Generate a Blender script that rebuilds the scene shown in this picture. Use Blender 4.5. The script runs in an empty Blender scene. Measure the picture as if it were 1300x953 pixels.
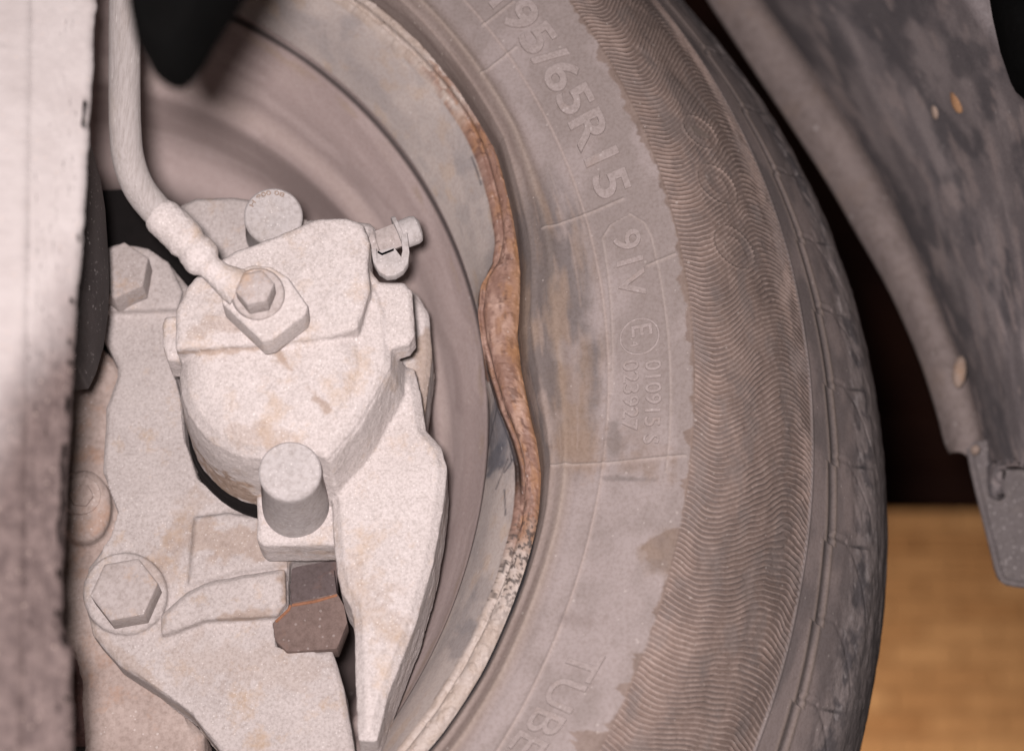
import bpy, bmesh, math, random
import numpy as np
from mathutils import Matrix, Vector

random.seed(7); np.random.seed(7)
sc = bpy.context.scene
COL = sc.collection
MM = 0.001

# ------------------------------------------------------------------ camera pose
# World: axle of the wheel = +Y (away from the camera), Z up, origin = wheel centre
# in the plane of the inboard rim flange, sizes below in millimetres.
FPX = 2749.0
PITCH, YAW = math.radians(22.8), math.radians(4.1)
a_ = np.array([math.sin(YAW)*math.cos(PITCH), math.cos(YAW)*math.cos(PITCH), -math.sin(PITCH)])
z_ = np.array([0, 0, 1.0]); Zw = z_-(z_@a_)*a_; Zw /= np.linalg.norm(Zw)
Xw = np.cross(a_, Zw)
RW = np.array([Xw, a_, Zw])                    # camera frame (x right, y forward, z up) -> world
CW = np.array([-193.5, 700.0, -8.5])           # wheel centre in the camera frame
CAM = RW@(-CW)

def wp(px, py, y):
    """world point (mm) at axle coordinate y seen at photo pixel px, py"""
    d = RW@np.array([(px-650)/FPX, 1.0, -(py-476.5)/FPX])
    return CAM+d*((y-CAM[1])/d[1])

def polar(px, py, y):
    w = wp(px, py, y)
    return math.atan2(w[2], w[0]), math.hypot(w[0], w[2])

cam_d = bpy.data.cameras.new('camera'); cam = bpy.data.objects.new('camera', cam_d); COL.objects.link(cam)
m = Matrix.Identity(4)
for i in range(3):
    m[i][0], m[i][1], m[i][2], m[i][3] = RW[i][0], RW[i][2], -RW[i][1], CAM[i]*MM
cam.matrix_world = m
cam_d.sensor_width = 36.0; cam_d.lens = 36.0*FPX/1300.0
cam_d.clip_start = 0.02; cam_d.clip_end = 200.0
cam_d.dof.use_dof = True; cam_d.dof.focus_distance = 0.682; cam_d.dof.aperture_fstop = 8.5
sc.camera = cam

# ------------------------------------------------------------------ light: flash beside the lens
w = bpy.data.worlds.new('World'); sc.world = w; w.use_nodes = True
bg = w.node_tree.nodes['Background']; bg.inputs[0].default_value = (0.95, 0.92, 1.0, 1); bg.inputs[1].default_value = 0.022

def area(name, loc_mm, target_mm, power, size, color):
    l = bpy.data.lights.new(name, 'AREA'); l.shape = 'DISK'; l.size = size; l.energy = power; l.color = color
    o = bpy.data.objects.new(name, l); COL.objects.link(o)
    o.location = Vector(loc_mm)*MM
    o.rotation_euler = (Vector(target_mm)-Vector(loc_mm)).to_track_quat('-Z', 'Y').to_euler()
    return o
FL = CAM+RW@np.array([-17.0, -5.0, 18.0])
area('camera_flash', FL, wp(560, 470, 0), 8.9, 0.030, (1.0, 0.917, 0.91))
sc.view_settings.view_transform = 'Standard'; sc.view_settings.look = 'None'
sc.view_settings.exposure = 0.0; sc.view_settings.gamma = 1.0; sc.view_settings.use_curve_mapping = False
sc.render.engine = 'CYCLES'

# ------------------------------------------------------------------ numpy noise
def _h(ix, iy, seed):
    n = (ix.astype(np.int64)*374761393+iy.astype(np.int64)*668265263+seed*1442695041) & 0x7fffffff
    n = ((n ^ (n >> 13))*1274126177) & 0x7fffffff
    n = ((n ^ (n >> 15))*974634533) & 0x7fffffff
    return ((n ^ (n >> 16)) & 0xffffff)/float(0xffffff)
def vn(x, y, seed=0):
    x = np.asarray(x, float); y = np.asarray(y, float); x, y = np.broadcast_arrays(x, y)
    ix = np.floor(x); iy = np.floor(y); fx = x-ix; fy = y-iy
    fx = fx*fx*(3-2*fx); fy = fy*fy*(3-2*fy)
    a = _h(ix, iy, seed); b = _h(ix+1, iy, seed); c = _h(ix, iy+1, seed); d = _h(ix+1, iy+1, seed)
    return (a*(1-fx)+b*fx)*(1-fy)+(c*(1-fx)+d*fx)*fy
def fbm(x, y, oct=4, seed=0, gain=0.5):
    s = 0; amp = 1; t = 0
    for i in range(oct):
        s = s+amp*vn(np.asarray(x)*2**i+17.3*i, np.asarray(y)*2**i-9.1*i, seed+i*31); t += amp; amp *= gain
    return s/t
def vn3(p, seed=0):
    iz = np.floor(p[:, 2]); fz = p[:, 2]-iz; fz = fz*fz*(3-2*fz)
    out = np.empty(len(p))
    a = np.zeros(len(p)); b = np.zeros(len(p))
    ix = np.floor(p[:, 0]); iy = np.floor(p[:, 1]); fx = p[:, 0]-ix; fy = p[:, 1]-iy
    fx = fx*fx*(3-2*fx); fy = fy*fy*(3-2*fy)
    for k in (0, 1):
        o = (iz+k)*7919
        v = ((_h(ix+o, iy, seed)*(1-fx)+_h(ix+1+o, iy, seed)*fx)*(1-fy) +
             (_h(ix+o, iy+1, seed)*(1-fx)+_h(ix+1+o, iy+1, seed)*fx)*fy)
        if k == 0: a = v
        else: b = v
    return a*(1-fz)+b*fz
def sstep(a, b, x):
    t = np.clip((np.asarray(x, float)-a)/(b-a), 0, 1); return t*t*(3-2*t)
def gauss(x, w): return np.exp(-(np.asarray(x)/w)**2)
def lerp3(c1, c2, t): return np.asarray(c1)*(1-t[..., None])+np.asarray(c2)*t[..., None]

# ------------------------------------------------------------------ materials
def new_mat(name):
    mt = bpy.data.materials.new(name); mt.use_nodes = True
    nt = mt.node_tree; return mt, nt, nt.nodes['Principled BSDF']
def N(nt, t, **kw):
    n = nt.nodes.new(t)
    for k, v in kw.items():
        if k.startswith('i_'):
            n.inputs[int(k[2:]) if k[2:].isdigit() else k[2:]].default_value = v
        else: setattr(n, k, v)
    return n
def mixc(nt, fac, c1, c2, blend='MIX'):
    n = nt.nodes.new('ShaderNodeMix'); n.data_type = 'RGBA'; n.blend_type = blend
    for sock, v in ((n.inputs[0], fac), (n.inputs[6], c1), (n.inputs[7], c2)):
        if hasattr(v, 'is_linked') or hasattr(v, 'links'): nt.links.new(v, sock)
        elif isinstance(v, (int, float)): sock.default_value = v
        else: sock.default_value = (*v, 1)
    return n.outputs[2]
def ramp(nt, val, p0, p1, c0=(0, 0, 0, 1), c1=(1, 1, 1, 1)):
    r = nt.nodes.new('ShaderNodeValToRGB'); r.color_ramp.elements[0].position = p0; r.color_ramp.elements[1].position = p1
    r.color_ramp.elements[0].color = c0; r.color_ramp.elements[1].color = c1
    nt.links.new(val, r.inputs[0]); return r.outputs[0]
def coords(nt, scale=(1, 1, 1)):
    g = N(nt, 'ShaderNodeNewGeometry'); mp = N(nt, 'ShaderNodeMapping')
    mp.inputs['Scale'].default_value = scale
    nt.links.new(g.outputs['Position'], mp.inputs[0]); return mp.outputs[0]
def noise(nt, co, scale, detail=4, rough=0.55):
    n = N(nt, 'ShaderNodeTexNoise'); n.inputs['Scale'].default_value = scale
    n.inputs['Detail'].default_value = detail; n.inputs['Roughness'].default_value = rough
    nt.links.new(co, n.inputs['Vector']); return n.outputs[0]

def dusty(name, base, dark, stain, stain_amt=0.35, speck=0.8, bump=0.5, rough=0.9, fine=1500, spec=0.15,
          speck_scale=650, speck_size=0.30, dens=0.55, patch=60, stain_scale=75, stretch=(1, 1, 1), attr=False, drough=0.15, grain=0.74, stainattr=False, speck_col=(0.85, 0.8, 0.78), gdist=0.0004):
    mt, nt, bs = new_mat(name)
    co = coords(nt, stretch)
    if attr:
        at = N(nt, 'ShaderNodeAttribute'); at.attribute_name = 'Col'; c = at.outputs[0]
        c = mixc(nt, ramp(nt, noise(nt, co, 900, 3), 0.42, 0.72), c, mixc(nt, 1.0, c, dark, 'MULTIPLY'))
    else:
        c = mixc(nt, ramp(nt, noise(nt, co, patch, 5, 0.65), 0.35, 0.7), base, dark)
        c = mixc(nt, ramp(nt, noise(nt, co, fine*0.45, 3, 0.7), 0.42, 0.72), c, mixc(nt, 1.0, c, (grain, grain*0.975, grain*0.95), 'MULTIPLY'))
        st = ramp(nt, noise(nt, co, stain_scale, 6, 0.7), 0.54, 0.70)
        stm = N(nt, 'ShaderNodeMath', operation='MULTIPLY'); nt.links.new(st, stm.inputs[0]); stm.inputs[1].default_value = stain_amt
        c = mixc(nt, stm.outputs[0], c, stain)
        if stainattr:
            at = N(nt, 'ShaderNodeAttribute'); at.attribute_name = 'Stain'
            br = mixc(nt, ramp(nt, noise(nt, co, 420, 5, 0.7), 0.35, 0.65), (0.20, 0.125, 0.08), (0.34, 0.25, 0.19))
            c = mixc(nt, at.outputs[2], c, br)
    if speck > 0:
        v = N(nt, 'ShaderNodeTexVoronoi'); v.inputs['Scale'].default_value = speck_scale; nt.links.new(co, v.inputs['Vector'])
        sz = N(nt, 'ShaderNodeSeparateColor'); nt.links.new(v.outputs['Color'], sz.inputs[0])
        th = N(nt, 'ShaderNodeMath', operation='MULTIPLY'); nt.links.new(sz.outputs[0], th.inputs[0]); th.inputs[1].default_value = speck_size
        lt = N(nt, 'ShaderNodeMath', operation='LESS_THAN'); nt.links.new(v.outputs['Distance'], lt.inputs[0]); nt.links.new(th.outputs[0], lt.inputs[1])
        gt = N(nt, 'ShaderNodeMath', operation='GREATER_THAN'); nt.links.new(sz.outputs[1], gt.inputs[0]); gt.inputs[1].default_value = 1.0-dens
        mu = N(nt, 'ShaderNodeMath', operation='MULTIPLY'); nt.links.new(lt.outputs[0], mu.inputs[0]); nt.links.new(gt.outputs[0], mu.inputs[1])
        mu2 = N(nt, 'ShaderNodeMath', operation='MULTIPLY'); nt.links.new(mu.outputs[0], mu2.inputs[0]); mu2.inputs[1].default_value = speck
        c = mixc(nt, mu2.outputs[0], c, speck_col)
    nt.links.new(c, bs.inputs['Base Color'])
    bs.inputs['Roughness'].default_value = rough; bs.inputs['Specular IOR Level'].default_value = spec
    bs.inputs['Diffuse Roughness'].default_value = drough
    if bump > 0:
        h = noise(nt, co, fine, 5, 0.7)
        h2 = noise(nt, co, fine*0.22, 4, 0.6)
        ad = N(nt, 'ShaderNodeMath', operation='ADD'); nt.links.new(h, ad.inputs[0]); nt.links.new(h2, ad.inputs[1])
        b = N(nt, 'ShaderNodeBump'); b.inputs['Strength'].default_value = bump; b.inputs['Distance'].default_value = gdist
        nt.links.new(ad.outputs[0], b.inputs['Height']); nt.links.new(b.outputs[0], bs.inputs['Normal'])
    return mt

M_CAL = dusty('dusty_cast_iron', (0.54, 0.487, 0.474), (0.48, 0.429, 0.414), (0.42, 0.29, 0.18), 0.42, 0.3, 0.85, fine=2600, speck_scale=1000, dens=0.5, gdist=0.00035, grain=0.70, stainattr=True)
M_CAP = dusty('dusty_rubber_cap', (0.42, 0.385, 0.38), (0.37, 0.34, 0.335), (0.38, 0.3, 0.24), 0.15, 0.25, 0.4, speck_scale=1000)
M_BRK = dusty('dusty_bracket_iron', (0.445, 0.397, 0.384), (0.385, 0.34, 0.328), (0.36, 0.235, 0.13), 0.5, 0.22, 0.7, fine=2200, speck_scale=1000, dens=0.35, grain=0.72, stainattr=True)
M_KNU = dusty('brown_knuckle_iron', (0.40, 0.325, 0.295), (0.29, 0.225, 0.20), (0.33, 0.19, 0.12), 0.55, 0.2, 0.5, patch=45)
M_BOLT = dusty('dusty_bolt_steel', (0.39, 0.345, 0.335), (0.34, 0.295, 0.28), (0.38, 0.24, 0.14), 0.55, 0.25, 0.5, speck_scale=1000, dens=0.3)
M_PAD = dusty('rusty_pad_steel', (0.165, 0.118, 0.105), (0.13, 0.094, 0.084), (0.26, 0.12, 0.06), 0.25, 0.1, 0.45, dens=0.12)
M_PADDARK = dusty('dark_pad_tab', (0.11, 0.085, 0.085), (0.085, 0.066, 0.064), (0.24, 0.1, 0.05), 0.3, 0.05, 0.3)
M_DISC = dusty('rusty_disc_iron', (0.17, 0.10, 0.09), (0.13, 0.08, 0.075), (0.24, 0.1, 0.05), 0.4, 0.1, 0.3)
M_HOSE = dusty('dusty_hose_rubber', (0.36, 0.325, 0.315), (0.30, 0.27, 0.26), (0.33, 0.26, 0.2), 0.2, 0.2, 0.6, stretch=(2.6, 2.6, 0.22), speck_scale=600, dens=0.2)
M_BLACK = dusty('unlit_black', (0.0025, 0.0025, 0.0025), (0.0015, 0.0015, 0.0015), (0.004, 0.003, 0.003), 0.2, 0, 0.2, rough=0.9, spec=0.02)  # near black paints parts that the flash leaves unlit
M_BOOT = dusty('dark_boot_rubber', (0.055, 0.047, 0.047), (0.035, 0.03, 0.03), (0.07, 0.055, 0.045), 0.2, 0.25, 0.2, rough=0.55, spec=0.3)
M_BOOTGAP = dusty('boot_gap_black', (0.009, 0.007, 0.007), (0.006, 0.005, 0.005), (0.014, 0.009, 0.008), 0.2, 0, 0.3)  # near black stands for shade in the gap as well as the boot
M_TYRE = dusty('dusty_tyre_rubber', None, (0.84, 0.82, 0.80), None, 0, 0.22, 0.28, rough=0.85, spec=0.2, attr=True, drough=0.0, speck_scale=520, speck_size=0.26, dens=0.14, fine=2200, gdist=0.00025, speck_col=(0.5, 0.45, 0.42))
M_LET = dusty('dusty_lettering_rubber', (0.285, 0.241, 0.232), (0.25, 0.21, 0.20), (0.22, 0.16, 0.13), 0.3, 0.1, 0.25, rough=0.85, spec=0.2, fine=2200, gdist=0.0002)  # lighter than the sidewall, edge highlights of the letters put into the colour
M_RIM = dusty('worn_rim_paint', None, (0.86, 0.83, 0.82), None, 0, 0.12, 0.3, rough=0.6, spec=0.3, attr=True, speck_scale=420, speck_size=0.26, dens=0.12, fine=1800, gdist=0.00025)
M_LINER = dusty('muddy_liner_plastic', (0.155, 0.128, 0.126), (0.10, 0.084, 0.086), (0.17, 0.125, 0.105), 0.6, 0.25, 0.4, rough=0.7, spec=0.25,
                patch=38, stain_scale=60, stretch=(1.6, 1.6, 0.45), speck_scale=500, dens=0.08, fine=700)
M_LIP = dusty('muddy_lip_plastic', (0.195, 0.158, 0.148), (0.15, 0.122, 0.117), (0.2, 0.15, 0.125), 0.5, 0.15, 0.4, rough=0.7, spec=0.25, patch=30, stain_scale=50, speck_scale=300, dens=0.1, fine=700)
M_SKIN = dusty('mottled_liner_plastic', None, (0.82, 0.8, 0.8), None, 0, 0.1, 0.4, rough=0.65, spec=0.25, attr=True, speck_scale=420, speck_size=0.28, dens=0.06, fine=700)
M_FLAP = dusty('grey_flap_rubber', (0.15, 0.13, 0.13), (0.12, 0.104, 0.104), (0.18, 0.15, 0.13), 0.3, 0.2, 0.3, rough=0.7, spec=0.25)
M_CLIP = dusty('dusty_clip', (0.30, 0.23, 0.19), (0.24, 0.18, 0.15), (0.3, 0.17, 0.09), 0.5, 0, 0.4)
M_CLIPT = dusty('tan_clip', (0.33, 0.19, 0.10), (0.25, 0.14, 0.08), (0.3, 0.14, 0.06), 0.5, 0, 0.4)

# pale arm: clean paint above, oily grime below (a dirt line with its own wandering edge)
M_ARM, nt, bs = new_mat('chalky_arm_paint')
co = coords(nt)
sx = N(nt, 'ShaderNodeSeparateXYZ'); nt.links.new(co, sx.inputs[0])
nz = noise(nt, co, 28, 5, 0.65)
ma = N(nt, 'ShaderNodeMath', operation='MULTIPLY_ADD'); nt.links.new(nz, ma.inputs[0]); ma.inputs[1].default_value = 0.055; nt.links.new(sx.outputs[2], ma.inputs[2])
mx = N(nt, 'ShaderNodeMath', operation='MULTIPLY_ADD'); nt.links.new(sx.outputs[0], mx.inputs[0]); mx.inputs[1].default_value = -2.6; mx.inputs[2].default_value = 2.6*0.088
ms = N(nt, 'ShaderNodeMath', operation='ADD'); nt.links.new(ma.outputs[0], ms.inputs[0]); nt.links.new(mx.outputs[0], ms.inputs[1])
mr = N(nt, 'ShaderNodeMapRange'); nt.links.new(ms.outputs[0], mr.inputs[0])
mr.inputs[1].default_value = -0.034; mr.inputs[2].default_value = 0.026; mr.interpolation_type = 'SMOOTHSTEP'
clean = mixc(nt, ramp(nt, noise(nt, co, 70, 5, 0.6), 0.4, 0.75), (0.365, 0.33, 0.322), (0.315, 0.28, 0.272))
grime = mixc(nt, ramp(nt, noise(nt, co, 240, 6, 0.75), 0.35, 0.72), (0.06, 0.043, 0.041), (0.15, 0.113, 0.105))
c = mixc(nt, mr.outputs[0], grime, clean)
v = N(nt, 'ShaderNodeTexVoronoi'); v.inputs['Scale'].default_value = 330; nt.links.new(co, v.inputs['Vector'])
c = mixc(nt, ramp(nt, v.outputs['Distance'], 0.06, 0.12, (0.6, 0.6, 0.6, 1), (0, 0, 0, 1)), c, (0.45, 0.36, 0.31))
nt.links.new(c, bs.inputs['Base Color']); bs.inputs['Roughness'].default_value = 0.75; bs.inputs['Specular IOR Level'].default_value = 0.2
b = N(nt, 'ShaderNodeBump'); b.inputs['Strength'].default_value = 0.6; b.inputs['Distance'].default_value = 0.0005
nt.links.new(noise(nt, co, 420, 6, 0.7), b.inputs['Height']); nt.links.new(b.outputs[0], bs.inputs['Normal'])

def brick_mat(name, c1, c2, sc_=9):
    mt, nt, bs = new_mat(name)
    co = coords(nt)
    oi = N(nt, 'ShaderNodeObjectInfo')
    c = mixc(nt, oi.outputs['Random'], c1, c2)
    c = mixc(nt, ramp(nt, noise(nt, co, sc_*4, 4), 0.4, 0.7), c, mixc(nt, 1.0, c, (0.7, 0.65, 0.6), 'MULTIPLY'))
    nt.links.new(c, bs.inputs['Base Color']); bs.inputs['Roughness'].default_value = 0.9
    return mt
M_BRICK = brick_mat('tan_brick', (0.46, 0.275, 0.145), (0.35, 0.19, 0.09))
M_MORTAR = brick_mat('sandy_mortar', (0.26, 0.125, 0.055), (0.26, 0.125, 0.055))
M_GROUND = brick_mat('grey_ground', (0.06, 0.055, 0.05), (0.06, 0.055, 0.05))
M_PANEL = dusty('dark_wall_shade', (0.075, 0.03, 0.02), (0.04, 0.016, 0.012), (0.1, 0.04, 0.025), 0.4, 0, 0.1, rough=0.6, spec=0.1, patch=8, stain_scale=6)

# ------------------------------------------------------------------ object helpers
def tag(o, label=None, cat=None, group=None, kind=None):
    for k, v in (('label', label), ('category', cat), ('group', group), ('kind', kind)):
        if v: o[k] = v
    return o
def empty(name, loc, label, cat, group=None):
    o = bpy.data.objects.new(name, None); COL.objects.link(o); o.location = Vector(loc)*MM
    o.empty_display_size = 0.02
    return tag(o, label, cat, group)
def root_loc(parent):
    v = Vector((0, 0, 0))
    while parent is not None: v += parent.location; parent = parent.parent
    return v
def link(name, me, mat, parent=None, origin=None):
    """mesh given in world mm -> object; parented meshes keep their place"""
    o = bpy.data.objects.new(name, me); COL.objects.link(o)
    if mat is not None:
        me.materials.clear(); me.materials.append(mat)
    pl = root_loc(parent)
    off = Vector(origin)*MM if origin is not None else pl
    me.transform(Matrix.Translation(-off)@Matrix.Scale(MM, 4))
    o.location = off-pl
    o.parent = parent
    return o
def mesh_arrays(name, co, quads, smooth=True, col=None):
    me = bpy.data.meshes.new(name)
    co = np.ascontiguousarray(co, dtype=np.float32); q = np.ascontiguousarray(quads, dtype=np.int32)
    n = q.shape[1]
    me.vertices.add(len(co)); me.vertices.foreach_set('co', co.ravel())
    me.loops.add(q.size); me.loops.foreach_set('vertex_index', q.ravel())
    me.polygons.add(len(q)); me.polygons.foreach_set('loop_start', np.arange(0, q.size, n, dtype=np.int32))
    me.polygons.foreach_set('loop_total', np.full(len(q), n, dtype=np.int32))
    me.polygons.foreach_set('use_smooth', np.full(len(q), smooth))
    me.update(calc_edges=True)
    if col is not None:
        at = me.color_attributes.new('Col', 'FLOAT_COLOR', 'POINT')
        c4 = np.ones((len(co), 4), np.float32); c4[:, :3] = col; at.data.foreach_set('color', c4.ravel())
    return me
def grid_quads(nu, nv, wrap_u=False, flip=False):
    iu = np.arange(nu if wrap_u else nu-1); iv = np.arange(nv-1)
    U, V = np.meshgrid(iu, iv, indexing='ij'); U2 = (U+1) % nu
    q = np.stack([U*nv+V, U2*nv+V, U2*nv+V+1, U*nv+V+1], -1).reshape(-1, 4)
    return q[:, ::-1] if flip else q

SK = -0.07   # brake parts sit square to the caliper, a few degrees off the wheel axle
def px_poly(pts, y): return np.array([[wp(x, yy, y)[0], wp(x, yy, y)[2]] for x, yy in pts])
def inset_poly(P, d):
    n = len(P); A = 0.5*sum(P[i][0]*P[(i+1) % n][1]-P[(i+1) % n][0]*P[i][1] for i in range(n))
    s = 1.0 if A > 0 else -1.0; out = []
    for i in range(n):
        e1 = P[i]-P[i-1]; e2 = P[(i+1) % n]-P[i]
        e1 = e1/(np.linalg.norm(e1)+1e-9); e2 = e2/(np.linalg.norm(e2)+1e-9)
        n1 = np.array([-e1[1], e1[0]])*s; n2 = np.array([-e2[1], e2[0]])*s
        b = n1+n2; L = np.linalg.norm(b); b = b/(L+1e-9); k = 1/max(0.5, float(b@n1))
        out.append(P[i]+b*d*k)
    return np.array(out)
def loft(bm, P, y0, layers, sk=SK):
    """closed solid: outline P (x,z at depth y0), layers of (y, inset)"""
    rings = []
    for y, ins in layers:
        Q = inset_poly(P, ins) if ins else P
        rings.append([bm.verts.new((p[0]+sk*(y-y0), y, p[1])) for p in Q])
    n = len(P)
    bm.faces.new(rings[0]); bm.faces.new(rings[-1][::-1])
    for r1, r2 in zip(rings[:-1], rings[1:]):
        for i in range(n): bm.faces.new((r1[i], r2[i], r2[(i+1) % n], r1[(i+1) % n]))
def prism(bm, pts, yf, yb, yref=None, bev=0.0, sk=SK):
    y0 = yf if yref is None else yref
    P = px_poly(pts, y0)
    L = [(yf, bev), (yf+bev, 0), (yb, 0)] if bev else [(yf, 0), (yb, 0)]
    loft(bm, P, y0, L, sk)
def frame(d):
    d = d/np.linalg.norm(d); u = np.cross(d, [0, 0, 1.0])
    if np.linalg.norm(u) < 1e-3: u = np.array([1.0, 0, 0])
    u /= np.linalg.norm(u); return d, u, np.cross(d, u)
def tube(bm, pts, radii, seg=24, cap=True):
    pts = np.array(pts, float); n = len(pts); rings = []
    T = np.gradient(pts, axis=0)
    d, u, v_ = frame(T[0])
    for i in range(n):
        t = T[i]/np.linalg.norm(T[i]); u = u-(u@t)*t; u /= np.linalg.norm(u); v_ = np.cross(t, u)
        rings.append([bm.verts.new(pts[i]+radii[i]*(math.cos(a)*u+math.sin(a)*v_)) for a in np.linspace(0, 2*math.pi, seg, endpoint=False)])
    for r1, r2 in zip(rings[:-1], rings[1:]):
        for i in range(seg): bm.faces.new((r1[i], r1[(i+1) % seg], r2[(i+1) % seg], r2[i]))
    if cap: bm.faces.new(rings[0][::-1]); bm.faces.new(rings[-1])
def catmull(P, k=8):
    P = np.array(P, float); Q = np.vstack([2*P[0]-P[1], P, 2*P[-1]-P[-2]]); out = []
    for i in range(1, len(Q)-2):
        for t in np.linspace(0, 1, k, endpoint=False):
            a, b, c, d = Q[i-1:i+3]
            out.append(0.5*((2*b)+(-a+c)*t+(2*a-5*b+4*c-d)*t*t+(-a+3*b-3*c+d)*t**3))
    out.append(P[-1]); return np.array(out)
def bm_mesh(bm, name, smooth=False):
    bmesh.ops.recalc_face_normals(bm, faces=bm.faces)
    me = bpy.data.meshes.new(name); bm.to_mesh(me); bm.free()
    if smooth: me.polygons.foreach_set('use_smooth', np.ones(len(me.polygons), bool))
    return me
def cast(bm, name, mat, parent, voxel=0.6, iters=6, rough=0.25, scale=6.0, pits=0.15, seed=1, stain=None):
    """melt overlapping solids into one rough casting"""
    bmesh.ops.triangulate(bm, faces=bm.faces)
    me = bm_mesh(bm, name)
    o = bpy.data.objects.new('tmp', me); COL.objects.link(o)
    r = o.modifiers.new('r', 'REMESH'); r.mode = 'VOXEL'; r.voxel_size = voxel
    s = o.modifiers.new('s', 'SMOOTH'); s.factor = 0.5; s.iterations = iters
    dg = bpy.context.evaluated_depsgraph_get(); ev = o.evaluated_get(dg)
    m2 = bpy.data.meshes.new_from_object(ev)
    bpy.data.objects.remove(o); bpy.data.meshes.remove(me)
    m2.name = name
    n = len(m2.vertices); co = np.empty(n*3, np.float32); m2.vertices.foreach_get('co', co); co = co.reshape(-1, 3).astype(float)
    no = np.empty(n*3, np.float32); m2.vertex_normals.foreach_get('vector', no); no = no.reshape(-1, 3)
    d = rough*(vn3(co/scale, seed)-0.5)*2+rough*0.6*(vn3(co/(scale*0.4), seed+5)-0.5)*2+pits*(vn3(co/1.5, seed+9)-0.5)*2
    pit = vn3(co/2.2, seed+21); d -= pits*1.6*sstep(0.74, 0.9, pit)
    co = co+no*d[:, None]
    m2.vertices.foreach_set('co', co.astype(np.float32).ravel())
    m2.polygons.foreach_set('use_smooth', np.ones(len(m2.polygons), bool)); m2.update()
    if stain:
        val = np.zeros(n)
        for (p, q, rad, am, down) in stain:          # rust along the line p-q, ragged edge
            p = np.asarray(p); q = np.asarray(q); e = q-p; t = np.clip(((co-p)@e)/max(1e-6, e@e), 0, 1)
            dd = np.linalg.norm(co-p-t[:, None]*e, axis=1)/rad+1.1*(vn3(co/2.0, seed+40)-0.5)+0.9*(vn3(co/5.0, seed+41)-0.5)
            mk = am*(1-sstep(0.45, 1.05, dd))
            if down: mk = mk*sstep(0.1, 0.6, -no[:, 2])
            val = np.maximum(val, mk)
        at = m2.attributes.new('Stain', 'FLOAT', 'POINT'); at.data.foreach_set('value', val.astype(np.float32))
    return link(name, m2, mat, parent)
def bevelled(bm, width, seg=2, ang=30):
    ed = [e for e in bm.edges if len(e.link_faces) == 2 and e.calc_face_angle(0) > math.radians(ang)]
    if ed: bmesh.ops.bevel(bm, geom=ed, offset=width, segments=seg, profile=0.6, affect='EDGES')
def solid(bm, name, mat, parent, bev=0.5, seg=2, smooth_ang=40):
    bmesh.ops.recalc_face_normals(bm, faces=bm.faces)
    if bev: bevelled(bm, bev, seg)
    me = bm_mesh(bm, name, True)
    o = link(name, me, mat, parent)
    me.set_sharp_from_angle(angle=math.radians(smooth_ang))
    return o
def cyl(bm, p0, p1, r0, r1=None, seg=40, dome=0.0):
    p0 = np.array(p0, float); p1 = np.array(p1, float); r1 = r0 if r1 is None else r1
    tube(bm, [p0, p0*0.97+p1*0.03, p0*0.5+p1*0.5, p1], [r0*0.96, r0, (r0+r1)/2, r1], seg)
def hexhead(bm, px, py, yf, yb, Rpx, rot, sk=SK, cham=0.9):
    c = wp(px, py, yf); R = Rpx*np.linalg.norm(wp(px+1, py, yf)-wp(px, py, yf))
    P = np.array([[c[0]+R*math.cos(rot+i*math.pi/3), c[2]+R*math.sin(rot+i*math.pi/3)] for i in range(6)])
    loft(bm, P, yf, [(yf, cham*0.9), (yf+0.6*cham, 0), (yb, 0)], sk)

# ------------------------------------------------------------------ the wheel: tyre and rim
wheel = empty('car_wheel', (0, 0, 0), 'worn dusty car wheel with a bent rusty rim edge and old tyre', 'wheel')
T0, T1 = math.radians(-62), math.radians(72)

# rolled flange edges, traced where they were bent
out_px = [(380, -60), (472, 0), (534, 52), (590, 115), (612, 150), (632, 195), (645, 245), (656, 300), (661, 345), (659, 385), (657, 425), (661, 465), (672, 520), (682, 560), (688, 600), (685, 655), (670, 722), (643, 795), (609, 862), (560, 935), (500, 1000)]
in_px = [(372, -52), (465, 8), (526, 60), (580, 122), (600, 152), (618, 192), (632, 245), (640, 295), (634, 330), (617, 352), (613, 390), (618, 432), (627, 470), (640, 512), (655, 548), (665, 582), (667, 615), (663, 655), (645, 722), (616, 795), (578, 864), (528, 935), (470, 1000)]
po = np.array([polar(x, y, 1.0) for x, y in out_px]); pi_ = np.array([polar(x, y, 1.5) for x, y in in_px])
po = po[np.argsort(po[:, 0])]; pi_ = pi_[np.argsort(pi_[:, 0])]
# ---- tyre profile (r, y) from hidden bead to outboard shoulder
prof = np.array([(196, 20), (201, 14), (204.5, 9), (206.3, 4), (207.3, -1.5), (208.3, -5.5), (210, -8.2), (212.4, -9.6), (216, -10.2), (219.5, -10.7), (224.8, -11.6), (230, -12.9), (238, -15.2), (246, -16.9),
                 (251.2, -17.6), (257, -16.2), (264, -12.0), (272, -4.0), (280, 5.5), (286, 14.0), (290, 20.0), (294, 26.5), (298, 33.0), (303, 41), (308, 50), (313, 60), (316.5, 71),
                 (319, 84), (320.5, 100), (320.5, 140), (318, 160), (310, 178), (290, 195), (250, 205), (215, 198), (200, 185)], float)
seglen = np.r_[0, np.cumsum(np.hypot(*np.diff(prof, axis=0).T))]
fine_s = catmull(prof, 12); fl = np.r_[0, np.cumsum(np.hypot(*np.diff(fine_s, axis=0).T))]
def s_of_r(r): k = np.searchsorted(fine_s[:320, 0], r); return fl[k]
s_end_vis = fl[np.argmin(np.hypot(fine_s[:, 0]-317, fine_s[:, 1]-100))]
sA = np.linspace(0, s_of_r(206), 8, endpoint=False)
sB = np.arange(s_of_r(206), s_of_r(250), 0.42)
sC = np.arange(s_of_r(250), s_end_vis, 0.5)
sD = np.linspace(s_end_vis, fl[-1], 30)
S = np.r_[sA, sB, sC, sD]
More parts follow.
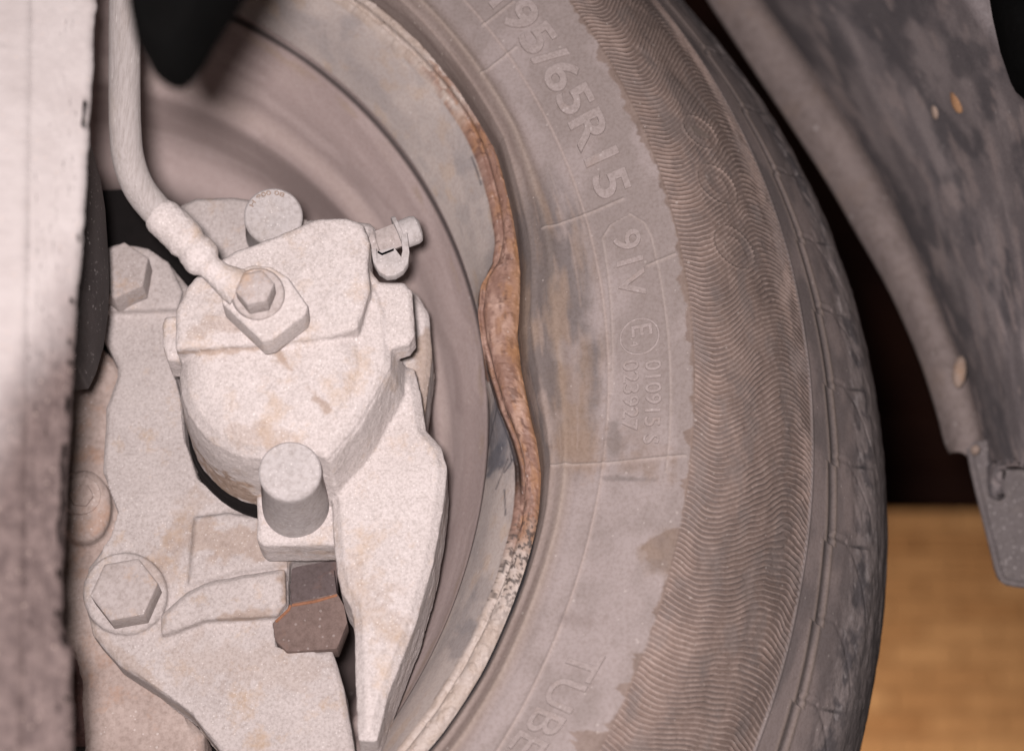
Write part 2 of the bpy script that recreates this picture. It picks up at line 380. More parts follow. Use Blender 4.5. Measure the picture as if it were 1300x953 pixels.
PR = np.interp(S, fl, fine_s[:, 0]); PY = np.interp(S, fl, fine_s[:, 1])
tr = np.gradient(PR, S); ty = np.gradient(PY, S); L = np.hypot(tr, ty); nr, ny = ty/L, -tr/L   # outward normal
_r = fine_s[:300, 0]; _y = fine_s[:300, 1]
def tyre_y(r): return np.interp(r, _r, _y)
def tyre_polar(px, py):
    y = -12.0
    for _ in range(12):
        th, r = polar(px, py, y); y = 0.5*y+0.5*float(tyre_y(r))
    return th, r
th_hi = np.arange(T0, T1, math.radians(0.058)); th_lo = np.linspace(T1, T0+2*math.pi, 150, endpoint=False)
TH = np.r_[th_hi, th_lo]; hi = (np.arange(len(TH)) < len(th_hi))
TT, SS = np.meshgrid(TH, S, indexing='ij'); RR = np.broadcast_to(PR, TT.shape)
X = TT*250.0                                            # arc length, mm, as a noise coordinate
dT = np.degrees(TT)
R_RIB0, R_RIB1, R_GRV = 251.2, 289.5, 296.8
H = np.zeros(TT.shape); LINE = np.zeros(TT.shape)
# fine mould wobble
H += 0.25*(fbm(X/22, SS/16, 3, 3)-0.5)
# bead and ridge rings
H += 0.35*gauss(RR-210.3, 0.6)-0.2*gauss(RR-211.6, 0.6)
H += 0.85*gauss(RR-214.3, 1.1)-0.35*gauss(RR-216.9, 1.2)
rw = 233.0+0.25*np.sin(X/21)
ridge_r = 235.8
# serrated band
u = (RR-R_RIB0)/(R_RIB1-R_RIB0)
band = sstep(0.0, 0.012, u)*(1-sstep(0.985, 1.0, u))
amp = 0.92+0.16*np.sin(TT*5.3+0.8)+0.12*np.sin(TT*11+2)+0.35*sstep(0.1, 0.6, TT)
du = u+0.035*np.sin(TT*8)
kk = np.linspace(-0.1, 1.1, 200); kd = np.interp(kk, [-0.1, 0, 0.1, 0.20, 0.34, 0.55, 0.75, 0.87, 1.0, 1.1], [0.5, 0, -2.4, -3.2, 0.4, 8.6, 16.0, 17.0, 13.0, 11])
kd = np.convolve(np.pad(kd, 22, 'edge'), np.hanning(45)/np.hanning(45).sum(), 'valid')
wav = -amp*np.interp(du, kk, kd)+2.6*(fbm(X/16, SS/9, 3, 11)-0.5)
PITCHR = 1.78
ph = (TT*270.0+wav)/PITCHR
saw = ph-np.floor(ph)
rib = gauss(saw-0.5, 0.15+0.05*fbm(X/5, SS/5, 2, 12))+0.25*gauss(saw-0.72, 0.2)
wear = 0.35+1.1*sstep(0.25, 0.6, fbm(X/9, SS/6, 4, 23))
# three worn moulded rings and a bald oval inside the band
ringmask = np.zeros(TT.shape); flat = np.zeros(TT.shape); rng = np.zeros(TT.shape)
for k, (px, py, rad) in enumerate([(889, 168, 6.6), (910, 234, 7.4), (931, 314, 7.6)]):
    t0, r0 = tyre_polar(px, py)
    dd = np.hypot((TT-t0)*r0, (RR-r0)*1.15)
    rng += (0.5*gauss(dd-rad, 0.4)+0.22*gauss(dd-rad*0.5, 0.6))*(0.3+fbm(X/4, SS/4, 3, 79))
    ringmask = np.maximum(ringmask, 1-sstep(rad*0.9, rad*1.02, dd))
    if k == 0: flat = 1-sstep(0.75, 1.0, np.hypot((TT-t0)*r0/2.1+(RR-r0)*0.15, (RR-r0)/3.6))
ribh = 0.5*rib*band*wear*(1-0.6*ringmask*(0.4+vn(X/2.2, SS/1.6, 78)))
ribh = ribh*(1-flat)+flat*0.12
H += ribh+rng*band*0.7*(0.6+0.8*vn(X/1.3, SS/1.3, 77))-0.10*band
H += 0.30*gauss(RR-R_RIB0+0.2, 0.35)+0.32*gauss(RR-R_RIB1-0.2, 0.4)
# circumferential line of the label field, nibbled edges
sR = 224.9
H += 0.5*gauss(RR-sR, 0.55)
# radial mould seams (photo: three crossing the sidewall)
def seam(pts, wd=0.5, ht=0.4):
    global H, LINE
    (ta, ra), (tb, rb) = [tyre_polar(*p) for p in pts]
    tt = np.clip((RR-ra)/(rb-ra+1e-9), 0, 1); tc = ta+(tb-ta)*tt
    inside = ((RR > min(ra, rb)-0.3) & (RR < max(ra, rb)+0.3))
    H += ht*gauss((TT-tc)*RR, wd)*inside; LINE += gauss((TT-tc)*RR, wd)*inside
for s_ in ([(700, 288), (792, 252)], [(706, 592), (870, 578)], [(612, 33), (652, 2)], [(822, 337), (858, 322)], [(655, 60), (610, 95)]):
    seam(s_)
def ringline(pxa, pxb, wd=0.5, ht=0.42):
    """a raised line running between two sidewall points"""
    global H, LINE
    (ta, ra), (tb, rb) = tyre_polar(*pxa), tyre_polar(*pxb)
    if ta < tb: ta, ra, tb, rb = tb, rb, ta, ra
    f = np.clip((ta-TT)/(ta-tb), 0, 1); rc = ra+(rb-ra)*f
    H += ht*gauss(RR-rc, wd)*((TT < ta) & (TT > tb)); LINE += gauss(RR-rc, wd)*((TT < ta) & (TT > tb))
ringline((765, 302), (776, 500)); ringline((827, 300), (846, 600))
ringline((765, 302), (776, 285)); ringline((776, 285), (800, 272)) ; ringline((800, 272), (818, 283)); ringline((818, 283), (827, 300))
# double groove with hooks into the shoulder blocks
NB = 69; pitchb = 2*math.pi/NB
bp = (TT/pitchb+0.33) % 1.0; bi = np.floor(TT/pitchb+0.33)
rg = R_GRV+0.9*(1-bp)-0.4
H += -0.5*gauss(RR-rg, 0.85)+0.2*gauss(RR-rg+1.5, 0.5)+0.2*gauss(RR-rg-1.5, 0.5)
hook = np.hypot((bp-0.10)*pitchb*297*1.0, np.maximum(RR-301.0, 0)+np.maximum(rg-RR, 0))
hk = ((RR > rg-0.2) & (RR < 303))
dh = np.abs((bp-0.12-0.05*((RR-298)/6.0))*pitchb*300)
H += (-0.4*gauss(dh, 0.8)+0.15*gauss(dh-1.6, 0.5))*hk*(0.5+0.7*vn(bi*2.3, SS*0, 8))
# tread: lateral sipes, worn lumps
shoulder = sstep(302, 306, RR)*(SS < s_end_vis+60)
qq = np.clip((SS-s_of_r(301))/26, 0, 1.3)
dl = np.abs(((bp-0.12+0.75*qq**2+0.5) % 1.0)*pitchb*310-pitchb*155)
H += -0.22*gauss(dl, 1.1)*(0.4+1.1*vn(bi*1.7, SS*0.08, 6))*shoulder*(1-sstep(0.75, 1.15, qq))
dl2 = np.abs(((bp+0.38-0.30*np.clip((SS-s_of_r(303))/30, 0, 2.0)) % 1.0)*pitchb*310-pitchb*155)
H += -0.7*gauss(dl2, 0.4)*shoulder*gauss(qq-0.55, 0.3)*(0.3+vn(bi*3.1, SS*0+0.5, 5))
H += shoulder*0.9*(fbm(X/6, SS/5, 4, 41)-0.5)
gs = s_of_r(313)
H += -1.5*gauss(SS-gs-42, 3.0)
H = np.where(hi[:, None], H, 0.0)
# scuffs in the rubber beside the dent
t_a, _ = polar(690, 230, -5); t_b, _ = polar(712, 610, -5)
scuff = sstep(t_b-0.02, t_b+0.06, TT)*(1-sstep(t_a-0.08, t_a+0.03, TT))*(1-sstep(217, 226, RR+9*(fbm(X/14, SS/5, 4, 49)-0.5)))*sstep(202, 204, RR)
H += scuff*0.35*(fbm(X/30, RR*1.1, 3, 51)-0.5)
ro_t = np.interp(TT, po[:, 0], po[:, 1], left=207.2, right=207.2); ro_t = np.minimum(ro_t, 207.2)
RR2 = (RR-0.95*(207.2-ro_t)*(1-sstep(205, 224, RR)))*(1-0.010*sstep(0.25, 0.85, TT)*(1-sstep(1.1, 1.25, TT))*sstep(250, 300, RR))
Rn = RR2+nr*H; Yn = PY+ny*H
co = np.stack([Rn*np.cos(TT), Yn, Rn*np.sin(TT)], -1)
# colour: dust, mud, worn rubber; paler on the ribs, darker in the valleys
n1 = fbm(X/18, SS/13, 5, 61); n2 = fbm(X/4, SS/3, 4, 71); n3 = fbm(X/45, SS/3.5, 4, 81)
dust = np.array([0.275, 0.232, 0.224]); dust2 = np.array([0.225, 0.188, 0.178]); mud = np.array([0.19, 0.128, 0.095]); rubber = np.array([0.075, 0.068, 0.072])
C = lerp3(dust, dust2, sstep(0.38, 0.68, n1))
# lower sidewall between ridge and bead is browner
low = 0.8*(1-sstep(214, 219, RR))
C = C*(1-low[..., None])+lerp3((0.215, 0.17, 0.152), (0.15, 0.112, 0.098), sstep(0.4, 0.65, n3))*low[..., None]
C = lerp3(C, (0.29, 0.235, 0.205), 0.7*gauss(RR-214.3, 1.0)); C = lerp3(C, (0.3, 0.24, 0.215), 0.5*gauss(RR-210.3, 0.6)); C = lerp3(C, (0.33, 0.27, 0.25), 0.75*gauss(RR-sR, 0.5))
gapr = 206.0+3.2*(1-sstep(-0.30, -0.12, TT))
C = lerp3(C, (0.035, 0.034, 0.04), (1-sstep(gapr-0.8, gapr+0.5, RR+0.6*(n2-0.5))))  # dark of the gap between tyre and rim put into the colour
# serrated band
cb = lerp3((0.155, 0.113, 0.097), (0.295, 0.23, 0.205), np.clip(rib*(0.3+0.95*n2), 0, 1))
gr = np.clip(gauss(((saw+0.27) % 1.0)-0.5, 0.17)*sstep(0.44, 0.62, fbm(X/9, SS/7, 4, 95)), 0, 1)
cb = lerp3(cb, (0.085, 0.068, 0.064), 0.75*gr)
cb = lerp3(cb, (0.15, 0.125, 0.118), 0.5*sstep(0.5, 0.75, fbm(X/9, SS/6, 4, 91)))
cb = lerp3(cb, (0.175, 0.14, 0.122), flat*0.9); cb = lerp3(cb, (0.25, 0.198, 0.172), np.clip(rng, 0, 1)*0.35)
cb = cb*(0.82+0.42*fbm(X/26, SS/11, 4, 93))[..., None]
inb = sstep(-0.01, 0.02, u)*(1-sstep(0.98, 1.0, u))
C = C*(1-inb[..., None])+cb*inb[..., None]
# mud tongues along the inner edge of the band
edge = 251.2-RR
tong = 11.0*np.clip(fbm(X/9, SS*0+3, 5, 101, 0.6)-0.40, 0, 1)*2.4*(0.30+0.9*sstep(-0.1, 0.45, -TT))+2.2*(fbm(X/2.5, SS/5, 3, 103)-0.5)
tmask = (1-sstep(-0.5, 0.35, edge-tong))*(RR < 251.4)
C = lerp3(C, lerp3(mud, (0.115, 0.085, 0.074), n2), 0.8*tmask*(0.55+0.6*n2))
# wide rust-brown wash blots lower down, dark wet patches beside the label field
for (px, py, ra, rt, cc, am) in [(745, 560, 7, 13, (0.21, 0.14, 0.098), 0.8), (752, 470, 3.5, 20, (0.085, 0.075, 0.075), 0.85), (738, 500, 6, 16, (0.2, 0.14, 0.105), 0.7), (820, 590, 10, 6, (0.20, 0.14, 0.105), 0.75), (795, 560, 7, 6, (0.19, 0.135, 0.105), 0.6),
                                 (780, 560, 3.5, 9, (0.10, 0.085, 0.08), 0.75), (800, 608, 9, 1.2, (0.095, 0.08, 0.076), 0.8), (845, 700, 8, 8, (0.2, 0.145, 0.11), 0.8), (830, 715, 6, 3, (0.15, 0.115, 0.1), 0.7), (820, 850, 9, 5, (0.185, 0.14, 0.115), 0.7), (715, 785, 2.4, 2.4, (0.16, 0.13, 0.128), 0.7), (745, 790, 7, 3.5, (0.195, 0.152, 0.14), 0.6)]:
    t0, r0 = tyre_polar(px, py)
    dd = np.hypot((RR-r0)/ra, (TT-t0)*r0/rt)+1.9*(fbm(X/7, SS/5, 5, int(px), 0.6)-0.5)
    C = lerp3(C, lerp3(cc, dust2, 0.5*n2), 0.75*am*(1-sstep(0.3, 1.15, dd))*(RR < 251))
# bronze and black rubbed streaks beside the dent
st = fbm(X/30, RR*0.33, 5, 111)
sc_col = lerp3((0.085, 0.074, 0.074), (0.21, 0.15, 0.112), sstep(0.40, 0.6, st))
sc_col = lerp3(sc_col, (0.26, 0.20, 0.17), 0.7*sstep(0.62, 0.75, fbm(X/25, RR*1.4, 3, 121)))
C = lerp3(C, sc_col, 0.62*scuff*sstep(0.3, 0.5, fbm(X/16, RR*0.3, 3, 131)+0.12))
C = lerp3(C, (0.05, 0.048, 0.055), scuff*(1-sstep(202.0, 205.0, RR+3*(fbm(X/8, SS/3, 3, 133)-0.5))))  # dark of the gap at the dent painted onto the rubber
# smooth band, grooves and shoulder: rubbed rubber, pale scuffs, groove shade painted dark
sh = sstep(0.99, 1.03, u)
cs = lerp3((0.235, 0.192, 0.182), (0.16, 0.134, 0.13), sstep(0.4, 0.65, n1))
cs = lerp3(cs, (0.215, 0.172, 0.150), np.clip(0.8*(gauss(RR-rg+1.5, 0.6)+gauss(RR-rg-1.5, 0.6)), 0, 1)); cs = lerp3(cs, (0.07, 0.06, 0.058), 0.7*gauss(RR-rg, 0.6))
tw = sstep(303, 309, RR)
ct = lerp3((0.10, 0.09, 0.094), (0.245, 0.21, 0.203), sstep(0.38, 0.62, fbm(X/5, SS/7, 5, 141)))
ct = lerp3(ct, (0.36, 0.325, 0.32), 0.7*sstep(0.64, 0.78, fbm(X/3, SS/4, 4, 151)))
ct = lerp3(ct, (0.17, 0.145, 0.138), sstep(310, 314, RR)*0.6)
cs = lerp3(cs, ct, tw*0.9); cs = lerp3(cs, (0.055, 0.05, 0.052), 0.85*gauss(dl2, 0.55)*gauss(qq-0.55, 0.28)*shoulder*(vn(bi*3.1, SS*0+0.5, 5) > 0.25)); cs = lerp3(cs, (0.06, 0.052, 0.052), 0.5*gauss(dl, 0.8)*(0.3+0.9*vn(bi*1.7, SS*0.15, 6))*shoulder*(1-sstep(0.75, 1.15, qq)))
C = C*(1-sh[..., None])+cs*sh[..., None]
C = C*0.93; C = lerp3(C, (0.32, 0.268, 0.248), np.clip(LINE*0.45, 0, 0.6))  # moulded lines paler, their highlight put into the colour
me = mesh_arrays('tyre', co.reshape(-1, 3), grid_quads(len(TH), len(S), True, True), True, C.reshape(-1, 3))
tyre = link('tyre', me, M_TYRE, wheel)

# ---- moulded lettering: font outlines, extruded, bent onto the sidewall
def lettering(text, pa, pb, height, name='lettering', centre_r=None, lift=0.42, bold=0.0, width=None):
    """characters run from photo point pa (first) to pb (last), tops outward"""
    (ta, ra), (tb, rb) = tyre_polar(*pa), tyre_polar(*pb)
    cu = bpy.data.curves.new(name, 'FONT'); cu.body = text; cu.size = 1.0; cu.extrude = 0.03; cu.bevel_depth = 0.012; cu.bevel_resolution = 1
    cu.offset = bold; cu.resolution_u = 6
    to = bpy.data.objects.new('tmp', cu); COL.objects.link(to)
    dg = bpy.context.evaluated_depsgraph_get(); me = bpy.data.meshes.new_from_object(to.evaluated_get(dg))
    bpy.data.objects.remove(to); bpy.data.curves.remove(cu); me.name = name
    n = len(me.vertices); v = np.empty(n*3, np.float32); me.vertices.foreach_get('co', v); v = v.reshape(-1, 3).astype(float)
    x0, x1 = v[:, 0].min(), v[:, 0].max(); y1 = v[:, 1].max()
    cw = (x1-x0)/max(1, len(text))                      # first and last characters are centred on pa, pb
    if len(text) == 1: f = (v[:, 0]-(x0+x1)/2); th = ta-f*height/(0.72)/ra; rc = np.full(n, ra)
    else:
        f = (v[:, 0]-(x0+cw/2))/((x1-x0)-cw); th = ta+(tb-ta)*f; rc = ra+(rb-ra)*f
    r = rc+(v[:, 1]/y1-0.5)*height
    zz = v[:, 2]; zz = (zz-zz.min())/(zz.max()-zz.min())
    y = tyre_y(r)-(zz*lift*1.35-lift*0.35)
    co = np.stack([r*np.cos(th), y, r*np.sin(th)], -1).astype(np.float32)
    me.vertices.foreach_set('co', co.ravel()); me.update()
    me.set_sharp_from_angle(angle=math.radians(50))
    return link(name, me, M_LET, tyre)
lettering('195/65R15', (648, 2), (777, 232), 11.2, bold=0.012, lift=1.15)
lettering('91V', (797, 308), (803, 364), 8.6, lift=0.95)
lettering('E', (815, 420), (815, 420), 6.4, lift=0.85)
lettering('4', (806, 437), (806, 437), 2.8, lift=0.5)
lettering('010915 S', (829.5, 464), (827, 557), 4.9, lift=0.85)
lettering('023927', (801, 465), (800, 540), 4.9, lift=0.85)
lettering('TUBELESS', (741, 843), (590, 1040), 10.0, lift=1.1)
t0, r0 = tyre_polar(812, 427)
bm = bmesh.new()
ring = []
for k in range(65):
    a = 2*math.pi*k/64; r = r0+6.0*math.cos(a); t = t0+6.0*math.sin(a)/r0
    ring.append((r*math.cos(t), float(tyre_y(r))-0.05, r*math.sin(t)))
tube(bm, ring, [0.36]*65, 8, False)
link('lettering_ring', bm_mesh(bm, 'lettering_ring', True), M_LET, tyre)

# ---- rim: rolled flange whose inner and outer edges wander where it was bent
th_hi = np.arange(T0, T1, math.radians(0.09)); th_lo = np.linspace(T1, T0+2*math.pi, 140, endpoint=False)
TH = np.r_[th_hi, th_lo]; hi = np.arange(len(TH)) < len(th_hi)
def smooth1(a, k=15):
    w_ = np.hanning(2*k+1); w_ /= w_.sum(); return np.convolve(np.pad(a, k, 'edge'), w_, 'valid')
ro = np.where(hi, np.interp(TH, po[:, 0], po[:, 1], left=207.2, right=207.2), 207.2)
ri = np.where(hi, np.interp(TH, pi_[:, 0], pi_[:, 1], left=201.5, right=203), 201.5)
ro = smooth1(ro, 12); ri = smooth1(ri, 12)
Xa = TH*205
ro = ro+0.5*(fbm(Xa/9, Xa*0+1, 4, 5)-0.5)*hi; ri = ri+0.5*(fbm(Xa/7, Xa*0+2, 4, 6)-0.5)*hi
# how far the flange was folded over the seat (dark undercut line)
def band_mask(pa, pb, y=1.0, soft=0.03):
    ta = polar(*pa, y)[0]; tb = polar(*pb, y)[0]; lo, hi_ = min(ta, tb), max(ta, tb)
    return sstep(lo-soft, lo+soft, TH)*(1-sstep(hi_-soft, hi_+soft, TH))*hi
fold = band_mask((618, 445), (667, 620))
flatd = band_mask((636, 325), (618, 445))
curl = []
for t in np.linspace(0, 1, 26):
    ang = math.pi*(1.12*t-0.02)
    mid = (ro+ri)/2; half = (ro-ri)/2
    hgt = np.clip(half*0.9, 1.5, 4.2)*(1-0.25*flatd)
    curl.append((mid+half*np.cos(ang), 3.0-hgt*np.maximum(np.sin(ang), -0.4)-1.0*fold*gauss(t-0.75, 0.2)))
rows = [(ro-0.5, np.full_like(ro, 9.0)), (ro-0.1, np.full_like(ro, 6.0))]+curl
gd = 0.25+1.9*fold+0.2*flatd
rows += [(ri-0.15+0.2*fold, 4.6+gd*1.6), (ri-0.6-0.35*fold, 5.0+gd*1.9), (ri-1.3-0.5*fold, 5.0+gd*0.8), (ri-1.9-0.4*fold, 4.8+0*ri)]
for f in np.linspace(0.08, 1, 30):
    r_lin = (ri-2.1)*(1-f)+184.9*f
    y_lin = 5.0*(1-f)+26.5*f+0*ri
    bow = -0.9*np.sin(math.pi*f)
    rows.append((np.maximum(r_lin, 184.9-0*r_lin)+bow*0.6, y_lin+bow))
deep = catmull([(184.4, 27.6), (185.2, 28.6), (186.6, 29.4), (186.8, 30.6), (185.0, 31.6), (183.2, 33.0), (181.2, 37), (178.0, 43), (174.0, 50), (171.0, 57), (169.0, 62), (166.4, 66), (163.8, 69), (162.0, 72.5), (161.4, 80), (161.0, 92), (160.0, 104), (156.5, 112), (151, 118), (146, 126), (140, 134), (120, 138), (80, 136), (40, 132), (0.5, 132)], 5)
for r, y in deep: rows.append((np.full_like(ro, r), np.full_like(ro, y)))
Rm = np.stack([r for r, y in rows], 1); Ym = np.stack([y for r, y in rows], 1)
nv = Rm.shape[1]; TT = np.repeat(TH[:, None], nv, 1); KK = np.repeat(np.arange(nv)[None], len(TH), 0)
dS = np.hypot(np.diff(Rm, axis=1, prepend=Rm[:, :1]), np.diff(Ym, axis=1, prepend=Ym[:, :1])); SS = np.cumsum(dS, 1)
X = TT*200; hm = hi[:, None]
seat = ((KK >= 32) & (KK < 62)); curlm = (KK < 33); deepm = KK >= 62
dsp = (0.35*(fbm(X/24, SS/10, 3, 7)-0.5)*seat+(0.5*(fbm(X/4, SS/3, 5, 8, 0.65)-0.5)+0.5*sstep(0.5, 0.6, fbm(X/3, SS/2, 4, 28)))*curlm+0.5*(fbm(X/40, SS/14, 3, 9)-0.5)*deepm)*hm
# crumpled sheet beside the dent
ta, ra = polar(632, 520, 10)
bump = 1.2*np.exp(-((TT-ta)*200/16)**2)*seat*np.sin(np.clip((KK-32)/30, 0, 1)*math.pi)*(fbm(X/7, SS/5, 3, 12)-0.35)
Rf = Rm-bump; Yf = Ym-dsp
co = np.stack([Rf*np.cos(TT), Yf, Rf*np.sin(TT)], -1)
n1 = fbm(X/26, SS/9, 5, 13); n2 = fbm(X/3.5, SS/2.2, 4, 14); n3 = fbm(X/60, SS/7.0, 4, 15)
C = lerp3((0.375, 0.325, 0.302), (0.315, 0.276, 0.262), sstep(0.38, 0.66, n1))
C = lerp3(C, (0.25, 0.228, 0.225), 0.45*sstep(0.55, 0.72, fbm(X/14, SS/8, 5, 16)))
C = lerp3(C, (0.38, 0.27, 0.18), 0.3*sstep(0.58, 0.75, fbm(X/10, SS/6, 5, 17)))
# barrel: brown brake dust, step highlight put into the colour, darker further in
cd = lerp3((0.42, 0.34, 0.325), (0.345, 0.275, 0.262), sstep(0.36, 0.64, n3))
cd = lerp3(cd, (0.40, 0.325, 0.305), 0.4*sstep(0.55, 0.75, n1))
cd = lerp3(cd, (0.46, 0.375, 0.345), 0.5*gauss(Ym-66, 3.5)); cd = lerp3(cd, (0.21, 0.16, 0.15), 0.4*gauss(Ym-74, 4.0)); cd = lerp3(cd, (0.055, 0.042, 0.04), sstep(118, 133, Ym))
cd = lerp3(cd, (0.02, 0.016, 0.016), 0.92*gauss(Ym-32.0, 0.8))  # shade of the groove behind the lip painted as a dark line
edge = gauss(Ym-36.0, 2.0)
cd = lerp3(cd, (0.33, 0.25, 0.19), 0.5*edge*sstep(0.45, 0.7, fbm(X/12, SS/4, 4, 18)))
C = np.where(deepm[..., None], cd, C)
# flange: cream paint, rust where bent, black flakes where paint lifts
cream = lerp3((0.37, 0.315, 0.285), (0.335, 0.275, 0.238), sstep(0.4, 0.7, n2))
rust = lerp3((0.265, 0.16, 0.125), (0.285, 0.155, 0.092), sstep(0.4, 0.66, fbm(X/8, SS/4, 5, 19)))
rust = lerp3(rust, (0.40, 0.27, 0.22), 0.7*sstep(0.5, 0.7, fbm(X/9, SS/2.2, 4, 30))); rust = lerp3(rust, (0.12, 0.065, 0.05), 0.75*sstep(0.58, 0.7, fbm(X/2.2, SS/1.2, 4, 20)))
rust = lerp3(rust, (0.20, 0.115, 0.09), 0.7*sstep(0.5, 0.6, fbm(X/11, SS/5, 5, 29, 0.65)))
ctn = np.clip((KK-2)/26.0, 0, 1)
rust = lerp3(rust, (0.37, 0.195, 0.085), 0.5*(1-sstep(0.1, 0.42, ctn+0.15*(n2-0.5))))
rm = band_mask((600, 130), (664, 690), soft=0.05)[:, None]
rm = np.clip(rm+0.9*(fbm(X/5, SS/3, 4, 21)-0.5)*(rm > 0.02)*(rm < 0.98), 0, 1)
ru = band_mask((548, 65), (610, 145), soft=0.06)[:, None]*sstep(0.42, 0.6, fbm(X/4, SS/2.5, 4, 22))
rust = rust*0.86
cc = lerp3(cream, rust, np.clip(np.maximum(rm*1.0, 0.75*ru)+0*X, 0, 1))
fk = band_mask((676, 650), (648, 775), soft=0.05)[:, None]*sstep(0.53, 0.66, fbm(X/1.1, SS/0.9, 4, 25)+0.05*(ctn < 0.7))
cc = lerp3(cc, (0.05, 0.038, 0.034), np.clip(fk*0.88, 0, 1))
cc = lerp3(cc, (0.02, 0.014, 0.013), np.clip(0.95*fold[:, None]*sstep(28.6, 29.6, KK)*(KK < 33), 0, 1))  # shadow under the folded edge painted dark
C = np.where(curlm[..., None], cc, C)
# rust bleeding onto the seat under the fold, with a black crack along its edge
tS0 = polar(640, 328, 6)[0]; tS1 = polar(640, 492, 10)[0]
lim = 0.62*np.clip(1-((TT-(tS0+tS1)/2)/((tS0-tS1)/2))**4, 0, 1)+0.12*(n2-0.5)
fr = np.clip((KK-30)/32.0, 0, 1)
inp = (1-sstep(lim-0.04, lim+0.04, fr))*seat*((TT < tS0+0.02) & (TT > tS1-0.02)) if True else 0
C = lerp3(C, rust, np.clip(inp, 0, 1)*0.95)
ck = gauss(fr-lim, 0.035)*seat*((TT < tS0) & (TT > tS1))*sstep(0.35, 0.5, fbm(X/3, SS*0, 3, 26))
C = lerp3(C, (0.02, 0.018, 0.02), np.clip(ck, 0, 1)*0.9)
# black rubber scrapes on the seat below the fold
ta, ra = polar(636, 545, 12)
for (px, py, wa, wt, am) in [(632, 540, 9, 10, 0.75), (628, 575, 7, 5, 0.85), (648, 570, 6, 10, 0.4), (590, 810, 6, 9, 0.4), (612, 750, 5, 6, 0.25), (560, 175, 8, 18, 0.15), (600, 230, 6, 14, 0.2), (470, 70, 9, 26, 0.15)]:
    t0, r0 = polar(px, py, 12)
    dd = np.hypot((TT-t0)*r0/wt, (Rm-r0)/wa*1.2)+1.0*(fbm(X/3.5, SS/6, 4, int(px))-0.5)
    C = lerp3(C, (0.10, 0.10, 0.115), am*(1-sstep(0.5, 1.05, dd))*seat)
scr = np.zeros(TT.shape)
for (pa, pb, wd) in [((618, 545), (645, 505), 0.22), ((640, 598), (668, 577), 0.25), ((628, 612), (645, 585), 0.2), ((640, 520), (655, 575), 0.18), ((632, 250), (638, 318), 0.25), ((628, 262), (632, 322), 0.22), ((645, 530), (650, 590), 0.18), ((600, 205), (612, 240), 0.2), ((640, 620), (642, 655), 0.2), ((470, 10), (640, 300), 0.16)]:
    (t1, r1), (t2, r2) = polar(*pa, 11), polar(*pb, 11)
    ax, az = t1*200, r1; bx, bz = t2*200, r2
    dx, dz = bx-ax, bz-az; q = np.clip(((X-ax)*dx+(Rm-az)*dz)/(dx*dx+dz*dz), 0, 1)
    dist = np.hypot(X-ax-q*dx+0.8*(n2-0.5), Rm-az-q*dz)
    scr = np.maximum(scr, gauss(dist, wd*1.6))
C = lerp3(C, (0.05, 0.048, 0.055), 0.8*scr*seat)
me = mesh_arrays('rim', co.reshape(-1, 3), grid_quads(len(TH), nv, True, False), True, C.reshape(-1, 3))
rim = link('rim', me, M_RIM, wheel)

# ------------------------------------------------------------------ caliper
cal = empty('brake_caliper', wp(380, 560, 10), 'dusty pale cast brake caliper with two round pin caps and bleed nipple', 'caliper')
bm = bmesh.new()
c = wp(346, 468, -30)
def circ(cx, cz, R, n=48): return np.array([[cx+R*math.cos(2*math.pi*k/n), cz+R*math.sin(2*math.pi*k/n)] for k in range(n)])
loft(bm, circ(c[0], c[2], 30.0), -30, [(-35.5, 13.0), (-34.5, 8.0), (-32.0, 4.0), (-28.0, 1.2), (-22, 0.2), (-8, -0.4), (10, -1.0), (26, -1.0)])
prism(bm, [(224, 398), (240, 366), (258, 346), (300, 322), (345, 306), (380, 291), (404, 281), (440, 279), (462, 288), (470, 312), (468, 338), (470, 372), (455, 420), (420, 430), (350, 440), (224, 446)], -39, 8, -36, 1.3)
prism(bm, [(395, 300), (440, 300), (468, 340), (486, 372), (496, 400), (497, 462), (455, 535), (416, 580), (380, 570), (370, 440)], -31, 10, -30, 2.5)
prism(bm, [(440, 330), (470, 340), (482, 357), (514, 359), (523, 369), (527, 426), (519, 437), (498, 441), (460, 440)], -30, -19, -29, 1.5)
loft(bm, px_poly([(400, 440), (498, 440), (497, 466), (457, 537), (418, 582), (385, 570)], -30), -30, [(-27, 0), (-12, -2.5), (0, -5)])
prism(bm, [(470, 440), (502, 463), (527, 466), (534, 500), (541, 546), (560, 566), (567, 592), (563, 640), (549, 720), (528, 790), (512, 832), (494, 880), (478, 940), (454, 940), (451, 864), (450, 800), (446, 770), (434, 752), (427, 725), (424, 690), (420, 620), (412, 580), (440, 540)], -8, 26, -6, 3.0)
prism(bm, [(326, 606), (332, 590), (400, 590), (432, 600), (436, 660), (427, 690), (380, 691), (334, 691), (326, 684)], 0, 17, 0, 1.2)
prism(bm, [(207, 414), (210, 405), (240, 402), (240, 462), (213, 459), (207, 440)], -26, -12, -24, 1.0)
tube(bm, [wp(390, 312, -22), wp(430, 312, -22), wp(466, 316, -21), wp(470, 317, -21)], [8.2, 8.2, 8.0, 6.8], 32)
prism(bm, [(505, 362), (530, 374), (545, 400), (549, 455), (540, 520), (515, 560), (480, 520), (480, 400)], 14, 40, 16, 2.0)
tube(bm, [wp(350, 444, -35.4), wp(380, 474, -35.6), wp(411, 509, -34.4), wp(416, 530, -31.8)], [0.6, 0.75, 0.75, 0.5], 10)
